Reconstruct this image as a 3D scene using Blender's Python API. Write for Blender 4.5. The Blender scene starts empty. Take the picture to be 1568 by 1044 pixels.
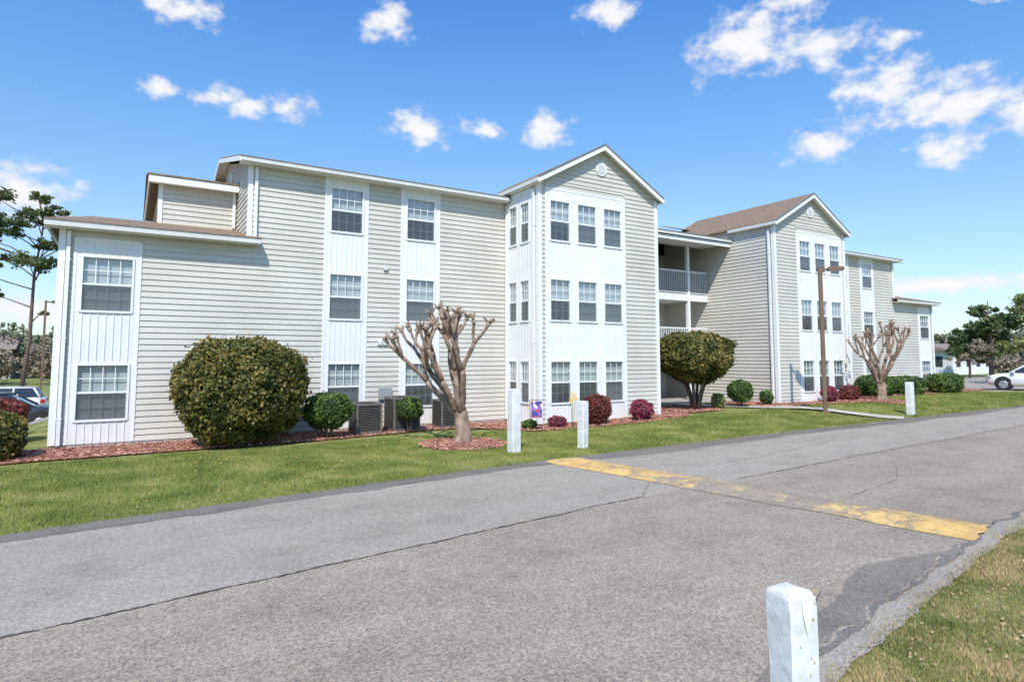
import bpy, bmesh, math, random
import numpy as np
from mathutils import Vector, Matrix, noise
random.seed(7); rng=np.random.default_rng(7)
scene=bpy.context.scene
R=math.radians

# ------------------------------------------------------------ materials
def nodes_of(m):
    m.use_nodes=True
    nt=m.node_tree
    return nt, nt.nodes, nt.links, nt.nodes['Principled BSDF']
def mk(name,c1,c2=None,scale=3.0,rough=.7,bump=0,bscale=40,island=False,metal=0,detail=6,c3=None,spec=.3,trans=0,big=None):
    m=bpy.data.materials.new(name); nt,N,L,B=nodes_of(m)
    B.inputs['Roughness'].default_value=rough; B.inputs['Metallic'].default_value=metal
    B.inputs['Specular IOR Level'].default_value=spec
    if c2 is None: c2=tuple(x*.9 for x in c1)
    tc=N.new('ShaderNodeTexCoord')
    ramp=N.new('ShaderNodeValToRGB')
    cr=ramp.color_ramp
    if island:
        g=N.new('ShaderNodeNewGeometry'); nz=N.new('ShaderNodeTexNoise'); nz.inputs['Scale'].default_value=scale; nz.inputs['Detail'].default_value=3
        L.new(tc.outputs['Object'],nz.inputs['Vector'])
        mx=N.new('ShaderNodeMath'); mx.operation='MULTIPLY_ADD'; mx.inputs[1].default_value=.6
        L.new(g.outputs['Random Per Island'],mx.inputs[0])
        m2=N.new('ShaderNodeMath'); m2.operation='MULTIPLY_ADD'; m2.inputs[1].default_value=1.8; m2.inputs[2].default_value=-.7
        L.new(nz.outputs['Fac'],m2.inputs[0]); L.new(m2.outputs[0],mx.inputs[2])
        L.new(mx.outputs[0],ramp.inputs['Fac'])
        cr.elements[0].position=0; cr.elements[1].position=1
    else:
        nz=N.new('ShaderNodeTexNoise'); nz.inputs['Scale'].default_value=scale; nz.inputs['Detail'].default_value=detail
        L.new(tc.outputs['Object'],nz.inputs['Vector']); L.new(nz.outputs['Fac'],ramp.inputs['Fac'])
        cr.elements[0].position=.3; cr.elements[1].position=.7
    cr.elements[0].color=(*c1,1); cr.elements[1].color=(*c2,1)
    if c3 is not None:
        e=cr.elements.new(.5); e.color=(*c3,1)
    col=ramp.outputs['Color']
    if big:
        bs,lo,hi=big
        n4=N.new('ShaderNodeTexNoise'); n4.inputs['Scale'].default_value=bs; n4.inputs['Detail'].default_value=4; n4.inputs['Roughness'].default_value=.6; L.new(tc.outputs['Object'],n4.inputs['Vector'])
        r4=N.new('ShaderNodeValToRGB'); r4.color_ramp.elements[0].position=.36; r4.color_ramp.elements[1].position=.64; r4.color_ramp.elements[0].color=(*lo,1); r4.color_ramp.elements[1].color=(*hi,1); L.new(n4.outputs['Fac'],r4.inputs[0])
        mm_=N.new('ShaderNodeMix'); mm_.data_type='RGBA'; mm_.blend_type='MULTIPLY'; mm_.inputs[0].default_value=1; L.new(col,mm_.inputs[6]); L.new(r4.outputs[0],mm_.inputs[7]); col=mm_.outputs[2]
    L.new(col,B.inputs['Base Color'])
    if bump:
        n2=N.new('ShaderNodeTexNoise'); n2.inputs['Scale'].default_value=bscale; n2.inputs['Detail'].default_value=5
        L.new(tc.outputs['Object'],n2.inputs['Vector'])
        bp=N.new('ShaderNodeBump'); bp.inputs['Strength'].default_value=bump; bp.inputs['Distance'].default_value=.02
        L.new(n2.outputs['Fac'],bp.inputs['Height']); L.new(bp.outputs['Normal'],B.inputs['Normal'])
    if trans:
        out=N['Material Output']
        tr=N.new('ShaderNodeBsdfTranslucent'); L.new(col,tr.inputs['Color'])
        ms=N.new('ShaderNodeMixShader'); ms.inputs[0].default_value=trans
        L.new(B.outputs[0],ms.inputs[1]); L.new(tr.outputs[0],ms.inputs[2]); L.new(ms.outputs[0],out.inputs['Surface'])
    return m

M={}
M['siding']=mk('vinyl_siding',(.54,.515,.45),(.59,.565,.50),scale=.7,rough=.5,big=(.35,(.95,.95,.95),(1.03,1.03,1.03)))
M['white']=mk('white_trim',(.76,.76,.74),(.80,.80,.78),scale=2,rough=.45)
M['gutter']=mk('gutter_paint',(.60,.60,.57),(.66,.66,.63),scale=2,rough=.45)
M['panel']=mk('white_panel',(.74,.74,.73),(.78,.78,.77),scale=1.2,rough=.5,big=(.8,(.95,.95,.94),(1,1,1)))
M['shingle']=mk('roof_shingle',(.16,.11,.075),(.30,.21,.145),scale=9,rough=.9,bump=.6,bscale=30)
M['edge']=mk('roof_drip_edge',(.13,.15,.15),(.19,.21,.21),rough=.6)
M['found']=mk('foundation_concrete',(.28,.27,.26),(.38,.37,.35),scale=5,rough=.9)
M['dark']=mk('interior_dark',(.03,.033,.035),(.07,.07,.07),rough=.8)
M['door']=mk('door_paint',(.45,.36,.26),(.5,.41,.3),rough=.5)
M['metal_grey']=mk('grey_metal',(.35,.36,.36),(.42,.43,.43),rough=.4,metal=.3)
M['rail']=mk('railing_paint',(.74,.74,.74),(.8,.8,.8),rough=.5)
M['ac']=mk('ac_casing',(.12,.11,.10),(.17,.155,.14),rough=.5)
M['ac2']=mk('ac_dark',(.015,.015,.015),(.03,.03,.03),rough=.7)
M['bark']=mk('crape_bark',(.13,.09,.065),(.42,.31,.235),scale=5,rough=.85,bump=.9,bscale=22,c3=(.27,.195,.145))
M['darkbark']=mk('dark_bark',(.09,.065,.05),(.19,.14,.11),scale=8,rough=.9,bump=.5,bscale=30)
M['mulch']=mk('mulch',(.22,.085,.055),(.44,.20,.135),scale=30,rough=.95,bump=1,bscale=60)
M['chips']=mk('mulch_chips',(.21,.085,.055),(.62,.34,.25),scale=3,rough=.9,island=True)
M['post']=mk('post_paint',(.58,.57,.54),(.78,.78,.77),scale=5,rough=.55,bump=.6,bscale=9,detail=10)
M['chip']=mk('bare_wood',(.35,.27,.18),(.5,.4,.28),scale=20,rough=.9)
M['lamp']=mk('lamp_bronze',(.14,.09,.06),(.20,.13,.085),rough=.5)
M['bush_olive']=mk('foliage_olive',(.022,.042,.010),(.36,.26,.07),scale=1.7,island=True,rough=.5,c3=(.13,.135,.03),trans=.2)
M['bush_green']=mk('foliage_green',(.02,.05,.012),(.19,.26,.055),scale=2.5,island=True,rough=.5,c3=(.075,.13,.03),trans=.2)
M['bush_red']=mk('foliage_red',(.06,.015,.015),(.33,.09,.07),scale=4,island=True,rough=.6,trans=.2)
M['azalea']=mk('foliage_azalea',(.08,.06,.03),(.60,.08,.2),scale=9,island=True,rough=.6,c3=(.25,.05,.08),trans=.2)
M['pine']=mk('foliage_pine',(.035,.065,.022),(.22,.24,.095),scale=.6,island=True,rough=.6,c3=(.10,.14,.05),trans=.25)
M['distant']=mk('foliage_distant',(.08,.10,.065),(.26,.26,.16),scale=.12,island=True,rough=.8,c3=(.15,.165,.10))
M['distbrown']=mk('foliage_bare',(.17,.14,.10),(.32,.26,.19),scale=.2,island=True,rough=.8)
M['spring']=mk('foliage_spring',(.16,.18,.05),(.42,.43,.15),scale=.6,island=True,rough=.6,trans=.3)
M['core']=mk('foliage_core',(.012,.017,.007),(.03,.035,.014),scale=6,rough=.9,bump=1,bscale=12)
M['blade']=mk('grass_blade',(.13,.175,.035),(.42,.39,.13),scale=1.1,island=True,rough=.7,c3=(.225,.27,.06),trans=.25,big=(.4,(.86,.90,.82),(1.2,1.12,1.1)))
M['blade2']=mk('grass_blade_dry',(.15,.18,.045),(.60,.46,.26),scale=2.2,island=True,rough=.75,c3=(.35,.31,.125),trans=.25,big=(.8,(.8,.92,.75),(1.15,1.0,1.0)))
M['leaflit']=mk('dead_leaf',(.25,.15,.08),(.5,.35,.2),scale=3,island=True,rough=.8)
M['concrete']=mk('path_concrete',(.42,.38,.32),(.54,.49,.41),scale=3,rough=.9,bump=.2)
M['tyre']=mk('tyre_rubber',(.015,.015,.015),(.03,.03,.03),rough=.8)
M['rim']=mk('rim_alloy',(.45,.45,.46),(.55,.55,.56),rough=.3,metal=.8)
M['carwhite']=mk('car_paint_white',(.72,.72,.72),(.75,.75,.75),rough=.2,spec=.6)
M['cardark']=mk('car_paint_dark',(.03,.035,.045),(.04,.045,.05),rough=.2,spec=.6)
M['carglass']=mk('car_glass',(.02,.025,.03),(.03,.035,.04),rough=.05,spec=.8)
M['lightred']=mk('tail_lamp',(.4,.01,.01),(.45,.02,.02),rough=.3)
M['yellowfl']=mk('yellow_petal',(.8,.45,.02),(.85,.55,.04),rough=.6)
M['farwall']=mk('far_wall',(.42,.37,.31),(.48,.43,.37),rough=.8)
M['farwhite']=mk('far_white_wall',(.72,.72,.72),(.78,.78,.78),rough=.8)
M['farroof']=mk('far_roof',(.22,.17,.15),(.28,.22,.19),rough=.9)

def blinds():
    m=bpy.data.materials.new('window_blinds'); nt,N,L,B=nodes_of(m)
    tc=N.new('ShaderNodeTexCoord'); w=N.new('ShaderNodeTexWave'); w.bands_direction='Z'; w.inputs['Scale'].default_value=6.5
    w.inputs['Distortion'].default_value=.4; w.inputs['Detail Scale'].default_value=.4
    L.new(tc.outputs['Object'],w.inputs['Vector'])
    r=N.new('ShaderNodeValToRGB'); r.color_ramp.elements[0].color=(.40,.42,.42,1); r.color_ramp.elements[1].color=(.72,.73,.72,1)
    L.new(w.outputs['Fac'],r.inputs['Fac']); L.new(r.outputs['Color'],B.inputs['Base Color']); return m
M['blinds']=blinds()
def glassmat(name,screen):
    m=bpy.data.materials.new(name); nt,N,L,B=nodes_of(m); out=N['Material Output']; N.remove(B)
    t=N.new('ShaderNodeBsdfTransparent'); t.inputs[0].default_value=(.84,.88,.88,1)
    g=N.new('ShaderNodeBsdfGlossy'); g.inputs['Roughness'].default_value=.03; g.inputs[0].default_value=(.9,.93,1,1)
    fr=N.new('ShaderNodeLayerWeight'); fr.inputs[0].default_value=.35
    ma=N.new('ShaderNodeMath'); ma.operation='MULTIPLY_ADD'; ma.inputs[1].default_value=.45; ma.inputs[2].default_value=.08
    L.new(fr.outputs['Facing'],ma.inputs[0])
    tc=N.new('ShaderNodeTexCoord'); nz=N.new('ShaderNodeTexNoise'); nz.inputs['Scale'].default_value=1.2; L.new(tc.outputs['Object'],nz.inputs['Vector'])
    bp=N.new('ShaderNodeBump'); bp.inputs['Strength'].default_value=.12; bp.inputs['Distance'].default_value=.05; L.new(nz.outputs['Fac'],bp.inputs['Height'])
    L.new(bp.outputs[0],g.inputs['Normal'])
    ms=N.new('ShaderNodeMixShader'); L.new(ma.outputs[0],ms.inputs[0]); L.new(t.outputs[0],ms.inputs[1]); L.new(g.outputs[0],ms.inputs[2])
    if screen:
        d=N.new('ShaderNodeBsdfDiffuse'); d.inputs[0].default_value=(.11,.118,.12,1)
        m2=N.new('ShaderNodeMixShader'); m2.inputs[0].default_value=.56
        L.new(ms.outputs[0],m2.inputs[1]); L.new(d.outputs[0],m2.inputs[2]); L.new(m2.outputs[0],out.inputs['Surface'])
    else: L.new(ms.outputs[0],out.inputs['Surface'])
    return m
M['glass']=glassmat('window_glass',False); M['screen']=glassmat('window_screen',True)

def asphalt(name,ca,cb,agg=1.0,blot=.80):
    m=bpy.data.materials.new(name); nt,N,L,B=nodes_of(m); B.inputs['Roughness'].default_value=.92; B.inputs['Specular IOR Level'].default_value=.2
    tc=N.new('ShaderNodeTexCoord')
    n1=N.new('ShaderNodeTexNoise'); n1.inputs['Scale'].default_value=.55; n1.inputs['Detail'].default_value=7; n1.inputs['Roughness'].default_value=.65
    n2=N.new('ShaderNodeTexNoise'); n2.inputs['Scale'].default_value=46; n2.inputs['Detail'].default_value=3; n2.inputs['Roughness'].default_value=.8
    n3=N.new('ShaderNodeTexNoise'); n3.inputs['Scale'].default_value=1.1; n3.inputs['Detail'].default_value=8; n3.inputs['Roughness'].default_value=.72
    mp=N.new('ShaderNodeMapping'); mp.inputs['Scale'].default_value=(.35,1.6,1); mp.inputs['Rotation'].default_value=(0,0,R(-7))
    L.new(tc.outputs['Object'],mp.inputs[0]); L.new(mp.outputs[0],n1.inputs['Vector']); L.new(tc.outputs['Object'],n2.inputs['Vector']); L.new(tc.outputs['Object'],n3.inputs['Vector'])
    r1=N.new('ShaderNodeValToRGB'); r1.color_ramp.elements[0].position=.3; r1.color_ramp.elements[1].position=.72
    r1.color_ramp.elements[0].color=(*ca,1); r1.color_ramp.elements[1].color=(*cb,1); L.new(n1.outputs['Fac'],r1.inputs[0])
    r2=N.new('ShaderNodeValToRGB'); r2.color_ramp.elements[0].position=.37; r2.color_ramp.elements[1].position=.65
    lo=max(.1,1-.5*agg); hi=1+.5*agg
    r2.color_ramp.elements[0].color=(lo,lo,lo,1); r2.color_ramp.elements[1].color=(hi,hi*.96,hi*.90,1); L.new(n2.outputs['Fac'],r2.inputs[0])
    r3=N.new('ShaderNodeValToRGB'); r3.color_ramp.elements[0].position=.34; r3.color_ramp.elements[1].position=.52
    r3.color_ramp.elements[0].color=(blot,blot,blot,1); r3.color_ramp.elements[1].color=(1,1,1,1); L.new(n3.outputs['Fac'],r3.inputs[0])
    def mul_(a,b):
        mx=N.new('ShaderNodeMix'); mx.data_type='RGBA'; mx.blend_type='MULTIPLY'; mx.inputs[0].default_value=1; L.new(a,mx.inputs[6]); L.new(b,mx.inputs[7]); return mx.outputs[2]
    L.new(mul_(mul_(r1.outputs[0],r2.outputs[0]),r3.outputs[0]),B.inputs['Base Color'])
    bp=N.new('ShaderNodeBump'); bp.inputs['Strength'].default_value=.45; bp.inputs['Distance'].default_value=.01
    L.new(n2.outputs['Fac'],bp.inputs['Height']); L.new(bp.outputs[0],B.inputs['Normal'])
    return m
M['asph']=asphalt('asphalt_worn',(.285,.24,.19),(.37,.318,.258),1.0)
M['asph2']=asphalt('asphalt_grey',(.31,.275,.232),(.385,.345,.297),.75,.84)
M['asphdark']=asphalt('asphalt_dark_edge',(.15,.137,.12),(.23,.21,.19),.9)
M['patch']=asphalt('asphalt_patch',(.19,.168,.142),(.25,.22,.19),.8)
M['crack']=mk('crack_sealer',(.04,.036,.033),(.09,.08,.075),scale=4,rough=.9)

def mnode(N,L):
    def mth(op,a,b=None,c=None):
        n=N.new('ShaderNodeMath'); n.operation=op
        for i,x in enumerate((a,b,c)):
            if x is None: continue
            if isinstance(x,(int,float)): n.inputs[i].default_value=x
            else: L.new(x,n.inputs[i])
        return n.outputs[0]
    return mth
def yellowmat():
    m=asphalt('worn_yellow_paint',(.27,.23,.185),(.35,.30,.25),1.0); nt=m.node_tree; N=nt.nodes; L=nt.links; B=N['Principled BSDF']; mth=mnode(N,L)
    src=B.inputs['Base Color'].links[0].from_socket
    tc=N.new('ShaderNodeTexCoord'); sp=N.new('ShaderNodeSeparateXYZ'); L.new(tc.outputs['Object'],sp.inputs[0])
    yy=mth('SUBTRACT',sp.outputs['Y'],5.9)
    dy=mth('MAXIMUM',mth('MULTIPLY',yy,.060),mth('MULTIPLY',yy,-.115))
    nz=N.new('ShaderNodeTexNoise'); nz.inputs['Scale'].default_value=2.4; nz.inputs['Detail'].default_value=10; nz.inputs['Roughness'].default_value=.8
    L.new(tc.outputs['Object'],nz.inputs['Vector'])
    f=mth('ADD',nz.outputs['Fac'],mth('SUBTRACT',dy,.105))
    wp=N.new('ShaderNodeVectorMath'); wp.operation='MULTIPLY_ADD'; wp.inputs[1].default_value=(.25,.25,.25); L.new(nz.outputs['Color'],wp.inputs[0]); L.new(tc.outputs['Object'],wp.inputs[2])
    vo=N.new('ShaderNodeTexVoronoi'); vo.feature='DISTANCE_TO_EDGE'; vo.inputs['Scale'].default_value=3.2; L.new(wp.outputs[0],vo.inputs['Vector'])
    f=mth('SUBTRACT',f,mth('MULTIPLY',mth('LESS_THAN',vo.outputs['Distance'],.028),.14))
    r=N.new('ShaderNodeValToRGB'); r.color_ramp.elements[0].position=.44; r.color_ramp.elements[1].position=.57; L.new(f,r.inputs[0])
    yc=N.new('ShaderNodeValToRGB'); yc.color_ramp.elements[0].color=(.48,.28,.08,1); yc.color_ramp.elements[1].color=(.76,.50,.18,1); yc.color_ramp.elements[0].position=.35; yc.color_ramp.elements[1].position=.62; L.new(nz.outputs['Fac'],yc.inputs[0])
    mx=N.new('ShaderNodeMix'); mx.data_type='RGBA'; L.new(mth('MULTIPLY',r.outputs[0],.92),mx.inputs[0]); L.new(src,mx.inputs[6]); L.new(yc.outputs[0],mx.inputs[7])
    L.new(mx.outputs[2],B.inputs['Base Color']); return m
M['yellow']=yellowmat()
M['ground']=mk('grass_ground',(.13,.145,.04),(.30,.27,.11),scale=1.1,rough=.95,bump=1,bscale=45,c3=(.195,.215,.055),detail=10)

# ------------------------------------------------------------ mesh helpers
def empty(name,loc=(0,0,0)):
    e=bpy.data.objects.new(name,None); e.location=loc; scene.collection.objects.link(e); return e
class Part:
    def __init__(s,name,mat,parent=None,smooth=False):
        s.name=name;s.mat=mat;s.parent=parent;s.smooth=smooth;s.v=[];s.f=[]
    def poly(s,pts):
        b=len(s.v); s.v+= [tuple(p) for p in pts]; s.f.append(tuple(range(b,b+len(pts))))
    def box(s,fr,u0,u1,n0,n1,z0,z1):
        b=len(s.v)
        for z in (z0,z1):
            for (u,n) in ((u0,n0),(u1,n0),(u1,n1),(u0,n1)): s.v.append(fr(u,n,z))
        for q in ((0,1,2,3),(4,5,6,7),(0,1,5,4),(1,2,6,5),(2,3,7,6),(3,0,4,7)): s.f.append(tuple(b+i for i in q))
    def extr(s,pts,vec):
        n=len(pts); b=len(s.v); s.v+=[tuple(p) for p in pts]; s.v+=[(p[0]+vec[0],p[1]+vec[1],p[2]+vec[2]) for p in pts]
        s.f.append(tuple(range(b,b+n))); s.f.append(tuple(range(b+n,b+2*n)))
        for i in range(n): j=(i+1)%n; s.f.append((b+i,b+j,b+n+j,b+n+i))
    def tube(s,pts,rad,seg=8,cap=True):
        pts=[Vector(p) for p in pts]; b=len(s.v); n=len(pts); ref=Vector((0.31,.95,.1))
        for i,p in enumerate(pts):
            d=(pts[min(i+1,n-1)]-pts[max(i-1,0)]).normalized()
            r=ref if abs(d.dot(ref.normalized()))<.9 else Vector((1,0,0))
            a=d.cross(r).normalized(); c=d.cross(a)
            for k in range(seg):
                t=2*math.pi*k/seg; q=p+(a*math.cos(t)+c*math.sin(t))*rad[i]; s.v.append(tuple(q))
        for i in range(n-1):
            for k in range(seg):
                k2=(k+1)%seg; s.f.append((b+i*seg+k,b+i*seg+k2,b+(i+1)*seg+k2,b+(i+1)*seg+k))
        if cap: s.f.append(tuple(b+(n-1)*seg+k for k in range(seg))); s.f.append(tuple(b+k for k in range(seg)))
    def build(s):
        if not s.v: return None
        me=bpy.data.meshes.new(s.name); me.from_pydata(s.v,[],s.f); me.materials.append(s.mat)
        bm=bmesh.new(); bm.from_mesh(me); bmesh.ops.recalc_face_normals(bm,faces=bm.faces); bm.to_mesh(me); bm.free()
        if s.smooth: me.polygons.foreach_set('use_smooth',[True]*len(me.polygons))
        o=bpy.data.objects.new(s.name,me); scene.collection.objects.link(o)
        if s.parent: o.parent=s.parent
        return o
def mesh_np(name,V,k,mat,parent=None):
    me=bpy.data.meshes.new(name); nv=len(V); nf=nv//k
    me.vertices.add(nv); me.vertices.foreach_set('co',V.astype(np.float32).ravel())
    me.loops.add(nv); me.loops.foreach_set('vertex_index',np.arange(nv,dtype=np.int32))
    me.polygons.add(nf); me.polygons.foreach_set('loop_start',np.arange(0,nv,k,dtype=np.int32))
    me.update(calc_edges=True); me.validate(); me.materials.append(mat)
    o=bpy.data.objects.new(name,me); scene.collection.objects.link(o)
    if parent: o.parent=parent
    return o
def leafquads(C,size,flat=1.0,elong=1.5,nrm=None,nb=.0):
    n=len(C); a=rng.normal(size=(n,3)); a[:,2]*=flat; a/=np.linalg.norm(a,axis=1,keepdims=True)
    b=rng.normal(size=(n,3)); 
    if nrm is not None:
        nn=nrm+rng.normal(size=(n,3))*nb; nn/=np.linalg.norm(nn,axis=1,keepdims=True)
        a=a-nn*np.sum(a*nn,axis=1,keepdims=True); a/=np.linalg.norm(a,axis=1,keepdims=True); b=np.cross(nn,a)
    else:
        b=b-a*np.sum(a*b,axis=1,keepdims=True); b/=np.linalg.norm(b,axis=1,keepdims=True)
    s=(size*rng.uniform(.6,1.3,(n,1)))
    V=np.stack([C-a*s*elong*.5,C+b*s*.5,C+a*s*elong*.5,C-b*s*.5],axis=1)
    return V.reshape(-1,3)

# ------------------------------------------------------------ terrain
def sm(t): t=np.clip(t,0,1); return t*t*(3-2*t)
def H(x,y):
    x=np.asarray(x,float); y=np.asarray(y,float)
    return .25*sm((x-9)/14)*sm((y-11.9)/3) - .8*sm((y-19)/6)*sm((-1.9-x)/2.5)
def Hf(x,y): return float(H(x,y))
FARX=[-200,-60,-20,-1.25,1.8,7.1,15.2,34,100,300]; FARY=[-20,2.5,7.6,9.82,10.2,10.86,11.3,11.9,13.5,18]
NRX=[-200,-60,-10,0,4.17,9.64,34,100,300]; NRY=[-28,-5.4,.4,1.8,2.57,3.5,5.0,6,10]
SX=[-200,-60,-.76,6.9,30,100,300]; SY=[-24,-1.4,6.26,7.3,8.9,10,14]
far=lambda x:np.interp(x,FARX,FARY); near=lambda x:np.interp(x,NRX,NRY); seam=lambda x:np.interp(x,SX,SY)
MX=[-14,-3,-1.5,1.4,4.4,7.2,8.6,9.4,10.2,14.0,16.6,17.2,19.2,19.21,21.0,22.6,28.6,31,44]
MY=[16.0,16.0,16.25,16.35,16.5,17.0,17.1,16.4,15.2,14.9,15.2,15.9,15.7,30,15.6,15.3,14.6,16.3,16.6]
mul=lambda x:np.interp(x,MX,MY,left=40,right=40)

xs=np.concatenate([[-1500,-700,-300,-150,-80],np.arange(-45,81,1.0),[100,150,300,700,1500]])
ys=np.concatenate([[-600,-200,-60],np.arange(-20,61,1.0),[80,120,250,600,1500]])
V=[(x,y,Hf(x,y)) for y in ys for x in xs]; nx=len(xs)
Fc=[(j*nx+i,j*nx+i+1,(j+1)*nx+i+1,(j+1)*nx+i) for j in range(len(ys)-1) for i in range(nx-1)]
me=bpy.data.meshes.new('ground'); me.from_pydata(V,[],Fc); me.materials.append(M['ground'])
o=bpy.data.objects.new('ground',me); scene.collection.objects.link(o)

road=empty('road')
def strip(name,mat,x0,x1,dx,fa,fb,z,parent=None,ja=0,jb=0,terr=False,ny=1):
    xs=np.arange(x0,x1+dx*.5,dx); p=Part(name,mat,parent)
    rows=[]
    for x in xs:
        a=float(fa(x))+random.uniform(-ja,ja); b=float(fb(x))+random.uniform(-jb,jb)
        rows.append([(x,a+(b-a)*k/ny,z+(Hf(x,a+(b-a)*k/ny) if terr else 0)) for k in range(ny+1)])
    for r in rows: p.v+=r
    w=ny+1
    for i in range(len(rows)-1):
        for k in range(ny): p.f.append((i*w+k,(i+1)*w+k,(i+1)*w+k+1,i*w+k+1))
    return p.build()
Z0=.012
wob=lambda x,s,a:a*noise.noise(Vector((x*s,s*3.1,0)))
strip('asphalt_near',M['asph'],-120,200,.25,near,seam,Z0,road,.035,0)
strip('asphalt_far',M['asph2'],-120,200,.25,seam,lambda x:far(x)-.38,Z0,road)
strip('edge_band',M['asphdark'],-120,200,.15,lambda x:far(x)-.42+wob(x,1.3,.16),lambda x:far(x)+wob(x,.9,.06),Z0+.005,road,.02,.04)
strip('near_edge_band',M['asph2'],-6,14,.12,lambda x:near(x)-.03+wob(x,1.1,.08),lambda x:near(x)+.17+wob(x,1.7,.10),Z0+.005,road,.02,.02)
strip('near_edge_crumble',M['asphdark'],2,14,.1,lambda x:near(x)+.19+wob(x,1.7,.10),lambda x:near(x)+.24+wob(x,2.6,.14),Z0+.004,road,.01,.02)
strip('asphalt_patch',M['patch'],3.3,8.3,.08,lambda x:near(x)+.26+wob(x,2.6,.16),lambda x:near(x)+.62+wob(x,.7,.35)-.25*abs(x-5.8)/2.5,Z0+.003,road,.01,.02)
strip('asphalt_patch_far',M['patch'],8.6,30,.15,lambda x:far(x)-.60+wob(x,.5,.2),lambda x:far(x)-.40,Z0+.003,road,.01,.0)
sw=lambda x:seam(x)+wob(x,.8,.05)+wob(x,3,.02)
strip('tar_seam',M['crack'],-12,6.9,.05,lambda x:sw(x)-.017+wob(x,9,.012),lambda x:sw(x)+.014+wob(x,7,.012),Z0+.004,road,.010,.014)
strip('tar_seam_far',M['crack'],9.4,60,.12,lambda x:sw(x)-.012,lambda x:sw(x)+.012,Z0+.004,road,.010,.010)
def crackline(pts,w,name='crack'):
    p=Part(name,M['crack'],road); L=[]
    for (a,b) in zip(pts[:-1],pts[1:]):
        n=max(2,int(math.dist(a,b)/.07))
        for i in range(n): t=i/n; L.append((a[0]+(b[0]-a[0])*t+random.uniform(-.015,.015),a[1]+(b[1]-a[1])*t+random.uniform(-.015,.015)))
    for i,(x,y) in enumerate(L):
        ww=w*random.uniform(.2,1.2); p.v+=[(x-ww*.5,y-ww,Z0+.009),(x+ww*.5,y+ww,Z0+.009)]
    for i in range(len(L)-1): p.f.append((2*i,2*i+2,2*i+3,2*i+1))
    p.build()
crackline([(6.9,7.3),(7.4,7.75),(7.75,8.0)],.014)
crackline([(9.4,10.9),(9.0,10.2),(8.95,9.6)],.008)
crackline([(9.6,5.6),(11.6,5.9),(13.0,6.6)],.006)
crackline([(10,8.6),(13,9.0),(16,9.6)],.007)
crackline([(4.9,3.1),(5.1,3.35),(5.5,3.5)],.006)
# speed hump
p=Part('speed_hump_paint',M['yellow'],road,True)
nyy=80; nw=8
for j in range(nyy+1):
    t=j/nyy; cy=10.80+(3.60-10.80)*t; cx=7.85+(8.98-7.85)*t
    wd=.47+wob(t*7,1.0,.08)
    for k in range(nw+1):
        s=k/nw*2-1
        p.v.append((cx+s*wd+random.uniform(-.02,.02)*(abs(s)>.99), cy+s*.07+(random.uniform(-.05,.05) if j in (0,nyy) else 0), Z0+.008+.05*(math.cos(s*math.pi)+1)*.5*min(1,(j+1)/4,(nyy-j+1)/4)))
for j in range(nyy):
    for k in range(nw): p.f.append((j*(nw+1)+k,j*(nw+1)+k+1,(j+1)*(nw+1)+k+1,(j+1)*(nw+1)+k))
p.build()
strip('parking_lot',M['asph2'],41.5,95,1,lambda x:13.9,lambda x:30,.01,None,terr=True,ny=8)
strip('parking_lot',M['asph2'],-60,-2.4,1,lambda x:29,lambda x:46,.01,None,terr=True,ny=8)

path=[(19.6,20.0),(19.9,17.6),(21.0,15.7),(22.4,14.2),(23.3,12.6),(23.7,11.7)]
pp=Part('footpath',M['concrete'])
PP=[]
for (a,b) in zip(path[:-1],path[1:]):
    for i in range(6): t=i/6; PP.append((a[0]+(b[0]-a[0])*t,a[1]+(b[1]-a[1])*t))
PP.append(path[-1])
for i,(x,y) in enumerate(PP):
    a=PP[max(i-1,0)]; b=PP[min(i+1,len(PP)-1)]; dx,dy=b[0]-a[0],b[1]-a[1]; l=math.hypot(dx,dy); nx_,ny_=-dy/l*.6,dx/l*.6
    pp.v+=[(x+nx_,y+ny_,Hf(x,y)+.035),(x-nx_,y-ny_,Hf(x,y)+.035)]
for i in range(len(PP)-1): pp.f.append((2*i,2*i+2,2*i+3,2*i+1))
pp.build()
PPa=np.array(PP)
def on_path(x,y):
    d=np.min(np.hypot(x[:,None]-PPa[None,:,0],y[:,None]-PPa[None,:,1]),axis=1); return d<.68

mb=empty('mulch_bed')
strip('bed',M['mulch'],-14,44,.25,lambda x:mul(x),lambda x:18.35 if mul(x)<25 else mul(x),.03,mb,.05,0,True,6)
n=26000; x=rng.uniform(-6,36,n); y=mul(x)+rng.uniform(-.03,1,n)*2.2
k=(y<18.2)&(mul(x)<25); x=x[k];y=y[k]; C=np.stack([x,y,H(x,y)+.04+rng.uniform(0,.02,len(x))],1)
mesh_np('chips',leafquads(C,.035,.3,2.2),4,M['chips'],mb)
def ring_bed(name,cx,cy,r):
    e=empty(name); p=Part('bed',M['mulch'],e); N_=40
    p.v.append((cx,cy,Hf(cx,cy)+.10))
    for rr,zz in ((.6,.07),(1,.012)):
        for i in range(N_):
            t=2*math.pi*i/N_; q=r*rr*(1+random.uniform(-.05,.05)); X,Y=cx+q*math.cos(t),cy+q*math.sin(t); p.v.append((X,Y,Hf(X,Y)+zz))
    for i in range(N_):
        j=(i+1)%N_; p.f.append((0,1+i,1+j)); p.f.append((1+i,1+N_+i,1+N_+j,1+j))
    p.build()
    n=3500; t=rng.uniform(0,6.283,n); q=r*np.sqrt(rng.uniform(0,1.1,n)); X=cx+q*np.cos(t);Y=cy+q*np.sin(t)
    C=np.stack([X,Y,H(X,Y)+.03+.06*np.maximum(0,1-q/r)+rng.uniform(0,.02,n)],1); mesh_np('chips',leafquads(C,.035,.3,2.2),4,M['chips'],e)
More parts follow.
